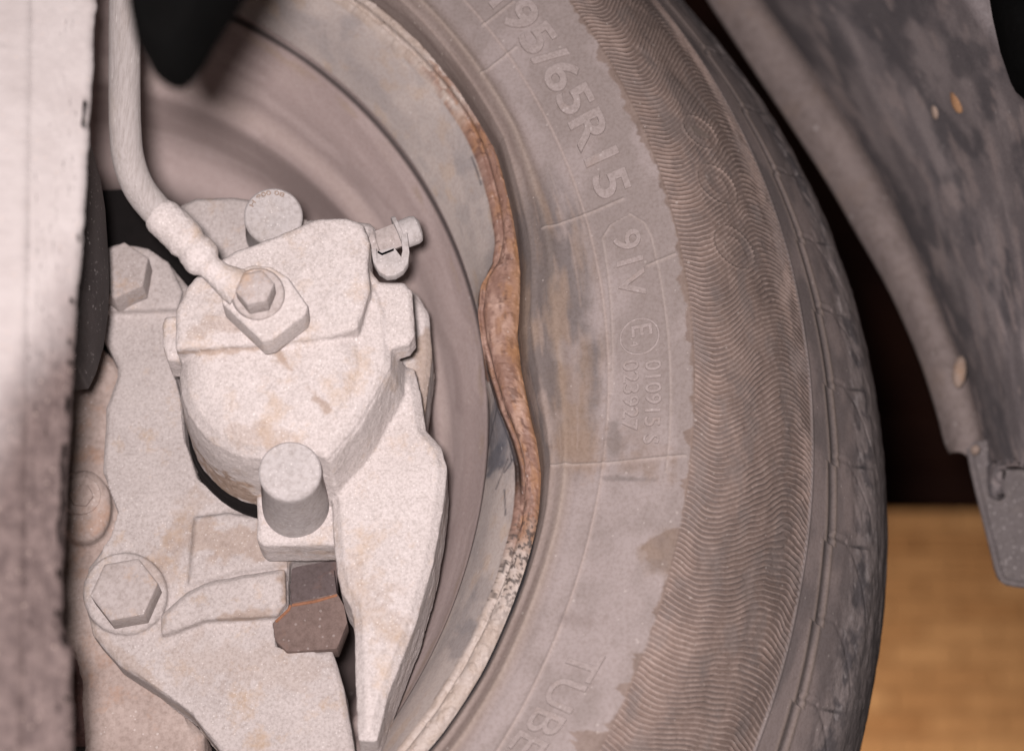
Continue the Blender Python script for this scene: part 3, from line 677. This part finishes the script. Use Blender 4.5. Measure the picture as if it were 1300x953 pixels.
cast(bm, 'body', M_CAL, cal, 0.55, 5, 0.22, 8.0, 0.10, 3, stain=[
    (wp(275, 590, 2), wp(330, 640, 4), 13, 0.8, True), (wp(238, 540, -8), wp(265, 600, 0), 8, 0.5, True), (wp(226, 448, -35), wp(335, 440, -36), 1.6, 0.55, False), (wp(350, 446, -35), wp(416, 520, -34), 1.5, 0.6, False),
    (wp(330, 694, 8), wp(424, 694, 8), 3.5, 0.35, True), (wp(470, 500, -18), wp(420, 580, -16), 5, 0.25, True), (wp(250, 420, -37), wp(300, 410, -37), 4, 0.35, False), (wp(440, 740, -6), wp(500, 800, -6), 9, 0.25, False), (wp(545, 440, 14), wp(540, 510, 14), 6, 0.6, False), (wp(360, 560, -32), wp(300, 545, -32), 5, 0.3, False)])
bm = bmesh.new()
cb_ = wp(346, 468, -30); loft(bm, circ(cb_[0], cb_[2], 31.0), -30, [(9, 0.5), (10, -0.6), (12, -1.0), (14, -0.2), (16, -1.4), (19, -1.4), (20, 0)])
solid(bm, 'piston_boot', M_BOOTGAP, cal, 0)  # boot and the dark gap beside it drawn as one near-black ring
# pin caps
def pincap(px0, y0, px1, y1, r0, r1, flange=None):
    bm = bmesh.new(); p0 = wp(*px0, y0); p1 = wp(*px1, y1)
    ax = p1-p0
    tube(bm, [p0, p0+ax*0.015, p0+ax*0.03, p0+ax*0.10, p0+ax*0.14, p0+ax*0.9, p1], [r0*0.93, r0*0.985, r0, r0, r0*0.97, r1*0.995, r1], 56)
    if flange: tube(bm, [p1-ax*0.2, p1], [flange, flange], 48)
    return solid(bm, 'pin_cap', M_CAP, cal, 0)
pincap((368, 597), -33, (376, 642), 0, 9.4, 10.5)
up = pincap((347, 274), -8, (349, 306), 22, 9.6, 9.8)
# faint moulded marks on the rim of the upper cap
cu = bpy.data.curves.new('cap_marking', 'FONT'); cu.body = 'H 900 08'; cu.size = 1; cu.extrude = 0.05; cu.offset = 0.01
to = bpy.data.objects.new('tmp', cu); COL.objects.link(to)
me = bpy.data.meshes.new_from_object(to.evaluated_get(bpy.context.evaluated_depsgraph_get())); bpy.data.objects.remove(to)
v = np.empty(len(me.vertices)*3, np.float32); me.vertices.foreach_get('co', v); v = v.reshape(-1, 3)
c0 = wp(347, 274, -8); axn = wp(349, 306, 22)-c0; f = (v[:, 0]-v[:, 0].min())/(v[:, 0].max()-v[:, 0].min()); a = math.radians(160)-f*math.radians(95); r = 7.0+v[:, 1]*2.0
me.vertices.foreach_set('co', np.stack([c0[0]+r*np.cos(a), c0[1]-(r*np.cos(a)*axn[0]+r*np.sin(a)*axn[2])/axn[1]+np.where(v[:, 2] > 0, -0.22, 0.3), c0[2]+r*np.sin(a)], -1).astype(np.float32).ravel()); me.update()
link('marking', me, M_CLIP, up)
# bleed nipple with its rubber cap, retaining loop
bm = bmesh.new()
tube(bm, [wp(466, 314, -21), wp(478, 309, -21), wp(480, 309, -21)], [6.2, 5.4, 3.6], 32)
A, B = wp(478, 310, -21), wp(508, 298, -21); d, u_, v2 = frame(B-A)
ringA = [A+4.4*(math.cos(k*math.pi/3+0.35)*u_+math.sin(k*math.pi/3+0.35)*v2) for k in range(6)]; ringB = [p+(B-A) for p in ringA]
va = [bm.verts.new(p) for p in ringA]; vb = [bm.verts.new(p) for p in ringB]
bm.faces.new(va[::-1]); bm.faces.new(vb)
for k in range(6): bm.faces.new((va[k], va[(k+1) % 6], vb[(k+1) % 6], vb[k]))
nip = solid(bm, 'bleed_nipple', M_BOLT, cal, 0.35)
bm = bmesh.new()
tube(bm, [wp(506, 300, -22), wp(508, 299, -22), wp(526, 292, -22), wp(531, 290, -22), wp(534, 289, -22)], [4.0, 4.6, 4.7, 4.2, 2.6], 32)
tube(bm, [wp(505, 299, -22), wp(510, 297, -22)], [6.2, 6.2], 32)
solid(bm, 'dust_cap', M_CAP, nip, 0.3)
bm = bmesh.new()
prism(bm, [(471, 318), (474, 334), (481, 346), (491, 352), (502, 351), (512, 345), (518, 336), (520, 322), (517, 296), (509, 300), (511, 320), (508, 332), (498, 322), (479, 330), (478, 316)], -29, -25.5, -28)
prism(bm, [(477, 320), (500, 314), (512, 330), (505, 345), (488, 346), (478, 335)], -27.6, -25.8, -27)
solid(bm, 'cap_loop', M_CAP, nip, 0.4)
bm = bmesh.new()
prism(bm, [(483, 340), (504, 328), (505, 330.5), (484, 342.5)], -27.9, -26, -27.5)
prism(bm, [(480, 319), (485, 322), (500, 316), (500, 318.5), (485, 324.5), (479, 321)], -27.9, -26, -27.5)
solid(bm, 'slot', M_BLACK, nip, 0)  # black bars stand in for the dark inside the slits

# ------------------------------------------------------------------ carrier bracket
brk = empty('caliper_bracket', wp(230, 700, 30), 'pale grey cast carrier bracket holding the caliper, two hex bolts', 'bracket')
bm = bmesh.new()
prism(bm, [(118, 324), (150, 312), (190, 318), (215, 335), (245, 372), (300, 400), (330, 480), (300, 500), (240, 480), (222, 474), (231, 508), (236, 560), (252, 608), (280, 634), (306, 648), (345, 655), (400, 650), (430, 700), (368, 712), (366, 768), (348, 790), (352, 822), (385, 828), (422, 825), (430, 850), (438, 875), (452, 960), (285, 960), (245, 908), (196, 872), (150, 843), (118, 806), (108, 765), (112, 722), (140, 685), (151, 652), (131, 600), (135, 520), (149, 480), (150, 466), (118, 402)], 22, 38, 24, 1.6)
prism(bm, [(118, 324), (150, 312), (190, 318), (215, 335), (232, 372), (226, 394), (118, 398)], 17.5, 30, 20, 1.0)
prism(bm, [(246, 655), (290, 650), (345, 658), (366, 700), (362, 716), (300, 726), (238, 742)], 19.8, 30, 20, 1.0)
P = [(236, 752), (262, 740), (310, 730), (362, 722), (364, 766), (352, 782), (310, 784), (262, 786), (226, 800), (205, 806), (205, 780)]
prism(bm, P, 15.5, 30, 18, 2.0)
pb = [wp(158+54*math.cos(k*math.pi/12), 752+52*math.sin(k*math.pi/12), 19) for k in range(24)]
loft(bm, np.array([[p[0], p[2]] for p in pb]), 19, [(18.5, 1.0), (19.5, 0), (32, 0)])
prism(bm, [(228, 262), (248, 252), (300, 250), (340, 258), (392, 280), (400, 330), (330, 360), (262, 340), (236, 300)], 14, 38, 16, 2.0)
cast(bm, 'body', M_BRK, brk, 0.6, 4, 0.18, 9.0, 0.06, 11, stain=[
    (wp(260, 680, 20), wp(350, 690, 20), 8, 0.45, False), (wp(280, 788, 18), wp(362, 772, 18), 2.5, 0.5, False), (wp(360, 720, 19), wp(360, 765, 17), 2.5, 0.6, False), (wp(200, 720, 19), wp(240, 640, 21), 6, 0.3, False), (wp(110, 800, 22), wp(200, 870, 22), 3, 0.3, False), (wp(240, 840, 22), wp(380, 850, 22), 8, 0.2, False)])
for (px, py, yf, yb, R, rot) in [(157, 747, 8.5, 20, 43, math.radians(11)), (151, 342, 7, 19, 39, math.radians(26))]:
    bm = bmesh.new(); hexhead(bm, px, py, yf, yb, R, rot)
    solid(bm, 'hex_bolt', M_BOLT, brk, 0.35)

# ------------------------------------------------------------------ brake pad
pad = empty('brake_pad', wp(395, 790, 30), 'rusty brown brake pad backing plate under the caliper notch', 'brake pad')
bm = bmesh.new()
prism(bm, [(346, 790), (368, 771), (372, 764), (428, 752), (437, 768), (441, 790), (428, 823), (364, 827), (349, 812)], 20, 30, 20)
solid(bm, 'backing_plate', M_PAD, pad, 0.5)
bm = bmesh.new()
prism(bm, [(367, 741), (376, 737), (400, 733), (424, 722), (428, 757), (371, 767)], 24, 34, 24)
solid(bm, 'pad_ear', M_PADDARK, pad, 0.4)
bm = bmesh.new()
tube(bm, [wp(371, 768, 20), wp(400, 763, 20), wp(428, 755, 20)], [0.5, 0.5, 0.4], 8)
tube(bm, [wp(350, 789, 20), wp(366, 774, 20), wp(369, 768, 20)], [0.5, 0.5, 0.5], 8)
solid(bm, 'rust_bead', dusty('orange_rust', (0.27, 0.125, 0.07), (0.2, 0.1, 0.065), (0.2, 0.09, 0.05), 0.5, 0, 0.5), pad, 0)
bm = bmesh.new()
prism(bm, [(360, 716), (428, 706), (428, 760), (362, 772)], 31, 40, 31)
solid(bm, 'shim', M_PADDARK, pad, 0.4)

# ------------------------------------------------------------------ steering knuckle
knu = empty('steering_knuckle', wp(120, 760, 55), 'brown rusty knuckle casting between pale arm and bracket', 'knuckle')
bm = bmesh.new()
prism(bm, [(96, 450), (116, 428), (160, 470), (180, 560), (190, 660), (170, 740), (150, 800), (200, 870), (260, 930), (260, 975), (106, 975), (104, 868), (96, 826), (60, 800), (55, 600), (70, 520)], 42, 66, 44, 3)
pb = [wp(104+36*math.cos(k*math.pi/14), 640+46*math.sin(k*math.pi/14), 34) for k in range(28)]
loft(bm, np.array([[p[0], p[2]] for p in pb]), 34, [(33, 2), (35, 0), (50, 0)])
cast(bm, 'body', M_KNU, knu, 0.8, 5, 0.4, 9.0, 0.12, 17)
bm = bmesh.new()
tube(bm, [wp(103, 628, 31), wp(103, 631, 34)], [6.4, 6.8], 32); tube(bm, [wp(103, 628, 29.5), wp(103, 631, 33)], [4.0, 4.2], 6)
solid(bm, 'bolt', M_KNU, knu, 0.5)
bm = bmesh.new()
prism(bm, [(40, 800), (84, 812), (104, 840), (112, 930), (40, 930)], 70, 90, 70, 1)
solid(bm, 'rusty_lug', M_DISC, knu, 0.6)

# near-black plate added as the shade of the gap behind the knuckle
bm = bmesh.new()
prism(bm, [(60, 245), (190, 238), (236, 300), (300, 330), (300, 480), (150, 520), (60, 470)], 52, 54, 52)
sh_ = solid(bm, 'gap_shade_plate', M_BOOTGAP, None, 0.3)
tag(sh_, 'dark plate added for the shade of the gap behind the hose fitting', 'shade plate')

# ------------------------------------------------------------------ brake hose
hose = empty('brake_hose', wp(330, 380, -45), 'dusty ribbed brake hose curving down to a banjo fitting bolted on the caliper', 'hose')
bm = bmesh.new()
path = catmull([wp(158, -60, -70), wp(158, 0, -69), wp(158, 60, -68), wp(158, 120, -67), wp(159, 165, -66), (wp(163, 202, -65)), wp(175, 236, -63), wp(194, 262, -61), wp(216, 284, -59)], 10)
n = len(path)
tube(bm, path, [4.85]*n, 40)
solid(bm, 'rubber_tube', M_HOSE, hose, 0)
bm = bmesh.new()
fp = catmull([wp(200, 270, -60), wp(224, 292, -58.5), wp(248, 318, -57), wp(262, 334, -55.5), wp(282, 352, -53), wp(305, 366, -51)], 8)
ts = np.linspace(0, 1, len(fp))
rad = np.interp(ts, [0, 0.04, 0.3, 0.36, 0.40, 0.44, 0.56, 0.60, 0.64, 0.75, 1], [5.2, 5.9, 5.9, 5.0, 5.7, 5.8, 5.9, 5.2, 3.9, 4.0, 6.0])
tube(bm, fp, rad, 40)
cast(bm, 'ferrule', M_CAL, hose, 0.4, 3, 0.12, 4.0, 0.10, 23)
bm = bmesh.new()
prism(bm, [(281, 384), (282, 366), (296, 346), (318, 336), (344, 338), (366, 352), (391, 388), (388, 398), (346, 430), (333, 433)], -50, -39, -50, 0)
solid(bm, 'banjo', M_CAL, hose, 1.0, 3)
bm = bmesh.new()
p0 = wp(328, 373, -53.5); p1 = wp(328, 375, -49)
tube(bm, [p0, p0*0.8+p1*0.2, p1], [7.4, 7.9, 8.1], 48)
hexhead(bm, 323, 363, -60, -52, 25, math.radians(12), cham=1.2)
solid(bm, 'banjo_bolt', M_BOLT, hose, 0.3)

# ------------------------------------------------------------------ pale arm at the left edge
arm = None
edge_px = np.array([(-120, 118), (0, 113), (8, 117), (20, 112), (100, 109), (200, 103), (300, 97), (380, 90), (480, 84), (600, 77), (700, 71), (790, 68), (805, 72), (830, 83), (870, 82), (1000, 84)], float)
rows_py = np.linspace(-110, 1010, 300); cols = 70
ex = np.interp(rows_py, edge_px[:, 0], edge_px[:, 1])+2.0*(fbm(rows_py/14, rows_py*0, 4, 31)-0.5)*2
fx = np.interp(rows_py, [-110, 0, 560, 1010], [40, 37, 30, 24])
vs = []
for i, py in enumerate(rows_py):
    row = []
    for f in np.linspace(0, 1, cols):
        if f < 0.35: t = f/0.35; px = -160+(fx[i]+160)*t; y = -147+(8*t)
        else: t = (f-0.35)/0.65; px = fx[i]+(ex[i]-fx[i])*t; y = -139+4*t+1.2*math.exp(-((t-0.02)/0.06)**2)
        row.append(wp(px, py, y))
    p = row[-1]
    for k in range(1, 8): row.append(p+np.array([-0.62*(0.5+k*k*0.55), 0.5+k*k*0.55, 0]))
    vs.append(row)
vs = np.array(vs); nu, nvv = vs.shape[:2]
U, V = np.meshgrid(np.arange(nu), np.arange(nvv), indexing='ij')
vs[..., 1] += 0.7*(fbm(U/22, V/12, 4, 33)-0.5)+0.35*(fbm(U/3, V/2.5, 3, 34)-0.5)
me = mesh_arrays('suspension_arm', vs.reshape(-1, 3), grid_quads(nu, nvv), True)
arm = link('suspension_arm', me, M_ARM, None, wp(60, 900, -120))
so = arm.modifiers.new('thickness', 'SOLIDIFY'); so.thickness = 0.002; so.offset = 1.0
tag(arm, 'pale chalky steel suspension arm along the left edge, oily and dark lower down', 'suspension arm')

# dark boot tucked behind the arm
bm = bmesh.new()
loft(bm, px_poly([(30, 120), (96, 130), (107, 170), (113, 210), (117, 270), (118, 310), (116, 350), (110, 390), (100, 424), (90, 445), (30, 450)], -60), -60, [(-64, 5), (-60, 2), (-54, 0.5), (-45, 0), (-30, 0)])
bt = solid(bm, 'rubber_boot', M_BOOT, None, 0.8, 3)
tag(bt, 'smooth dark rubber boot edge tucked behind the pale arm', 'boot')

# out-of-focus rubber parts at the top corners, painted black as unlit
bm = bmesh.new()
pts = catmull([(150, -90), (158, -20), (163, 20), (175, 56), (198, 75), (224, 71), (246, 48), (266, 14), (288, -20), (330, -90)], 5)
loft(bm, px_poly(pts, -250), -250, [(-255, 2), (-252, 0.6), (-247, 0), (-238, 0.5), (-234, 2)], 0)
bs_ = solid(bm, 'bump_stop', M_BLACK, None, 0.8, 3); tag(bs_, 'blurred rubber stop hanging in front of the hose top, painted black as unlit', 'rubber stop')
bm = bmesh.new()
pts = [(1256, -60), (1266, 0), (1276, 44), (1290, 84), (1330, 118), (1390, 120), (1390, -60)]
loft(bm, px_poly(pts, -80), -80, [(-86, 3), (-82, 0.8), (-70, 0), (-62, 3)], 0)
bs_ = solid(bm, 'rubber_bracket', M_BLACK, None, 0.8, 3); tag(bs_, 'blurred bracket at the upper right corner over the arch liner, painted black as unlit', 'bracket')

# ------------------------------------------------------------------ wheel arch liner
lin = empty('wheel_arch_liner', wp(1290, 600, 60), 'grey mud-streaked plastic wheel arch liner right of the tyre', 'arch liner')
L0 = np.array([(850, -90), (880, -40), (910, 10), (960, 85), (1010, 160), (1055, 230), (1090, 290), (1125, 350), (1150, 400), (1175, 460), (1195, 522), (1204, 556), (1212, 572)], float)
L1 = np.array([(905, -90), (938, -40), (970, 10), (1020, 80), (1070, 155), (1110, 220), (1145, 290), (1180, 370), (1200, 420), (1222, 478), (1240, 540), (1242, 566), (1228, 579)], float)
def resamp(P, n):
    s = np.r_[0, np.cumsum(np.hypot(*np.diff(P, axis=0).T))]; q = np.linspace(0, s[-1], n)
    return np.stack([np.interp(q, s, P[:, 0]), np.interp(q, s, P[:, 1])], -1)
a0 = resamp(catmull(L0, 6), 120); a1 = resamp(catmull(L1, 6), 120)
vs = []
for i in range(120):
    row = []
    for f in np.linspace(0, 1, 16):
        px, py = a0[i]*(1-f)+a1[i]*f
        y = 150-8*f-5*math.sin(math.pi*f)+14*max(0, f-0.8)*5*0.4
        row.append(wp(px, py, y))
    vs.append(row)
vs = np.array(vs); vs[..., 1] += 0.5*(fbm(np.arange(120)[:, None]/6, np.arange(16)[None]/4, 3, 35)-0.5)
o = link('edge_lip', mesh_arrays('edge_lip', vs.reshape(-1, 3), grid_quads(120, 16), True), M_LIP, lin)
so = o.modifiers.new('t', 'SOLIDIFY'); so.thickness = 0.0025; so.offset = 1
# main skin
py_ = np.linspace(-90, 628, 240); vx = np.interp(py_, a1[:, 1][:-6], a1[:, 0][:-6])
vs = []
for i, py in enumerate(py_):
    x0 = vx[i]-10 if py < 540 else 1232+(py-540)*0.36
    x1 = 1400.0
    if py > 586: x1 = max(x0+1.0, 1400-(py-586)/3.0*127) if py < 589 else max(x0+0.8, 1273-(py-589)*0.28)
    if py > 612: q = (py-612)/16; x0 = x0+q*4
    row = []
    for f in np.linspace(0, 1, 90):
        px = x0+(x1-x0)*f
        g = np.clip((px-vx[i])/170.0, -0.1, 1.6)
        y = 146-92*g+9*math.exp(-((g-0.0)/0.12)**2)-6*math.exp(-((g-0.42)/0.22)**2)
        row.append(wp(px, py, y))
    vs.append(row)
vs = np.array(vs)
U, V = np.meshgrid(np.arange(240), np.arange(90), indexing='ij')
gg = (np.arange(90)[None]/89.0)*(1400-vx[:, None])/170.0+0*U
cl = lerp3((0.205, 0.176, 0.174), (0.135, 0.117, 0.119), sstep(0.34, 0.64, fbm(U/26, V/4.5, 5, 38, 0.6)))
cl = lerp3(cl, (0.075, 0.066, 0.068), 0.8*gauss(gg-0.17+0.1*(fbm(U/30, V*0, 3, 42)-0.5), 0.10+0.06*sstep(0, 200, 200-U))*sstep(0.25, 0.5, fbm(U/40, V/9, 3, 39)+0.1))
cl = lerp3(cl, (0.07, 0.064, 0.069), 0.75*sstep(0.5, 0.68, fbm(U/18, V/6, 5, 40)))
cl = lerp3(cl, (0.25, 0.205, 0.195), 0.6*sstep(0.6, 0.75, fbm(U/14, V/3, 4, 43)))
vs[..., 1] += 5.0*(fbm(U/55, V/9, 3, 36)-0.5)+1.6*(fbm(U/12, V/4, 3, 37)-0.5)
o = link('skin', mesh_arrays('skin', vs.reshape(-1, 3), grid_quads(240, 90), True, cl.reshape(-1, 3)), M_SKIN, lin)
so = o.modifiers.new('t', 'SOLIDIFY'); so.thickness = 0.0025; so.offset = 1
def clip(px, py, y, rx, rz, mat, rot):
    bm = bmesh.new(); bmesh.ops.create_uvsphere(bm, u_segments=20, v_segments=12, radius=1.0)
    c = wp(px, py, y)
    bm.transform(Matrix.Translation(c)@Matrix.Rotation(rot, 4, 'Y')@Matrix.Diagonal((rx, 3.0, rz, 1)))
    link('push_clip', bm_mesh(bm, 'push_clip', True), mat, lin)
clip(1218, 472, 126, 2.6, 6.5, M_CLIP, 0.15)
clip(1216, 125, 54, 2.6, 6.0, M_CLIPT, -0.1)
clip(1187, 142, 73, 1.3, 2.8, M_CLIP, -0.2)
clip(1238, 571, 130, 1.8, 1.8, M_CLIP, 0)
# mud flap hanging below the liner
flap = empty('mud_flap', wp(1290, 740, 120), 'small grey rubber flap with rounded corner below the liner tip', 'mud flap')
bm = bmesh.new()
prism(bm, [(1228, 560), (1236, 606), (1248, 652), (1258, 694), (1263, 718), (1268, 732), (1278, 740), (1300, 743), (1420, 746), (1420, 540)], 138, 142, 138, 0, 0)
solid(bm, 'panel', M_FLAP, flap, 1.2, 3)
bm = bmesh.new()
tube(bm, catmull([wp(1231, 570, 137), wp(1238, 606, 137), wp(1260, 694, 137), wp(1270, 730, 137), wp(1282, 739, 137), wp(1310, 742, 137), wp(1400, 745, 137)], 6), [1.3]*37, 10)
solid(bm, 'rolled_edge', M_FLAP, flap, 0)

# ------------------------------------------------------------------ background: brick wall beyond, added dark panel above it, ground
GZ = -317.5
YW = 6200.0
cw = wp(1215, 800, YW)
wall = empty('brick_wall', (cw[0], YW, GZ), 'blurred warm-lit tan brick wall in the distance behind the tyre', 'wall')
BW, BH, J = 221.0, 57.0, 4.0
bm = bmesh.new(); bmesh.ops.create_cube(bm, size=1.0); bm.transform(Matrix.Diagonal((BW*MM, 100*MM, BH*MM, 1))); bevelled(bm, 0.004, 1)
bme = bm_mesh(bm, 'brick'); bme.materials.append(M_BRICK)
row0 = round((cw[2]-GZ)/75.0)
for j in range(-15, 17):
    for i in range(-4, 5):
        o = bpy.data.objects.new('brick', bme); COL.objects.link(o); o.parent = wall
        o.location = (((i+(0.5 if j % 2 else 0))*(BW+J)+random.uniform(-2, 2))*MM, random.uniform(-4, 4)*MM, ((row0+j)*75.0)*MM)
bm = bmesh.new(); bmesh.ops.create_cube(bm, size=1.0)
bm.transform(Matrix.Translation((cw[0], YW+55, GZ+(row0+18)*37.5))@Matrix.Diagonal((2600, 100, (row0+18)*75.0, 1)))
link('mortar', bm_mesh(bm, 'mortar'), M_MORTAR, wall)
YP = 1700.0  # added dark panel in place of the unlit upper wall
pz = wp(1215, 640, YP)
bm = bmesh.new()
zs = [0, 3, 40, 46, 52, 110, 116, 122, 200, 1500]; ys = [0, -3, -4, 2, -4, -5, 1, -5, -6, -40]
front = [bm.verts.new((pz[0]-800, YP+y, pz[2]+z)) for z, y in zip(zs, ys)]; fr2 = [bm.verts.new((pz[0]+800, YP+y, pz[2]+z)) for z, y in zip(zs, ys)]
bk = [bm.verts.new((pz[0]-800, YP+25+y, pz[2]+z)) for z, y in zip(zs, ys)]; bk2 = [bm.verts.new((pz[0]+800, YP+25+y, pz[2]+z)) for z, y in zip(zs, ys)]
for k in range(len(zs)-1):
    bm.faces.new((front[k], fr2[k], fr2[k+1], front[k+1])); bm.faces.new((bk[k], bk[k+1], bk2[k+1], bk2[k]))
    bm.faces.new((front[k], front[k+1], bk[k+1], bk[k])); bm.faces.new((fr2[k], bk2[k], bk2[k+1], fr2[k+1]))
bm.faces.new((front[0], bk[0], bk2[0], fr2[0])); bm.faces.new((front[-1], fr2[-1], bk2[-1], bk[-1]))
pn = solid(bm, 'wall_shade_panel', M_PANEL, None, 0)
tag(pn, 'dark panel added for the unlit upper brick wall, between tyre and liner', 'shade panel')
bm = bmesh.new()
gv = [bm.verts.new(p) for p in ((-30000, -30000, GZ), (30000, -30000, GZ), (30000, 30000, GZ), (-30000, 30000, GZ))]; bm.faces.new(gv)
g = link('ground', bm_mesh(bm, 'ground'), M_GROUND, None); tag(g, kind='structure', label='dark ground under the wheel')
# added warm lamp out of view, lights the wall
area('added_wall_lamp', (cw[0]-700, YW-1400, cw[2]-900), (cw[0], YW, cw[2]-350), 37.0, 0.4, (1.0, 0.80, 0.58))
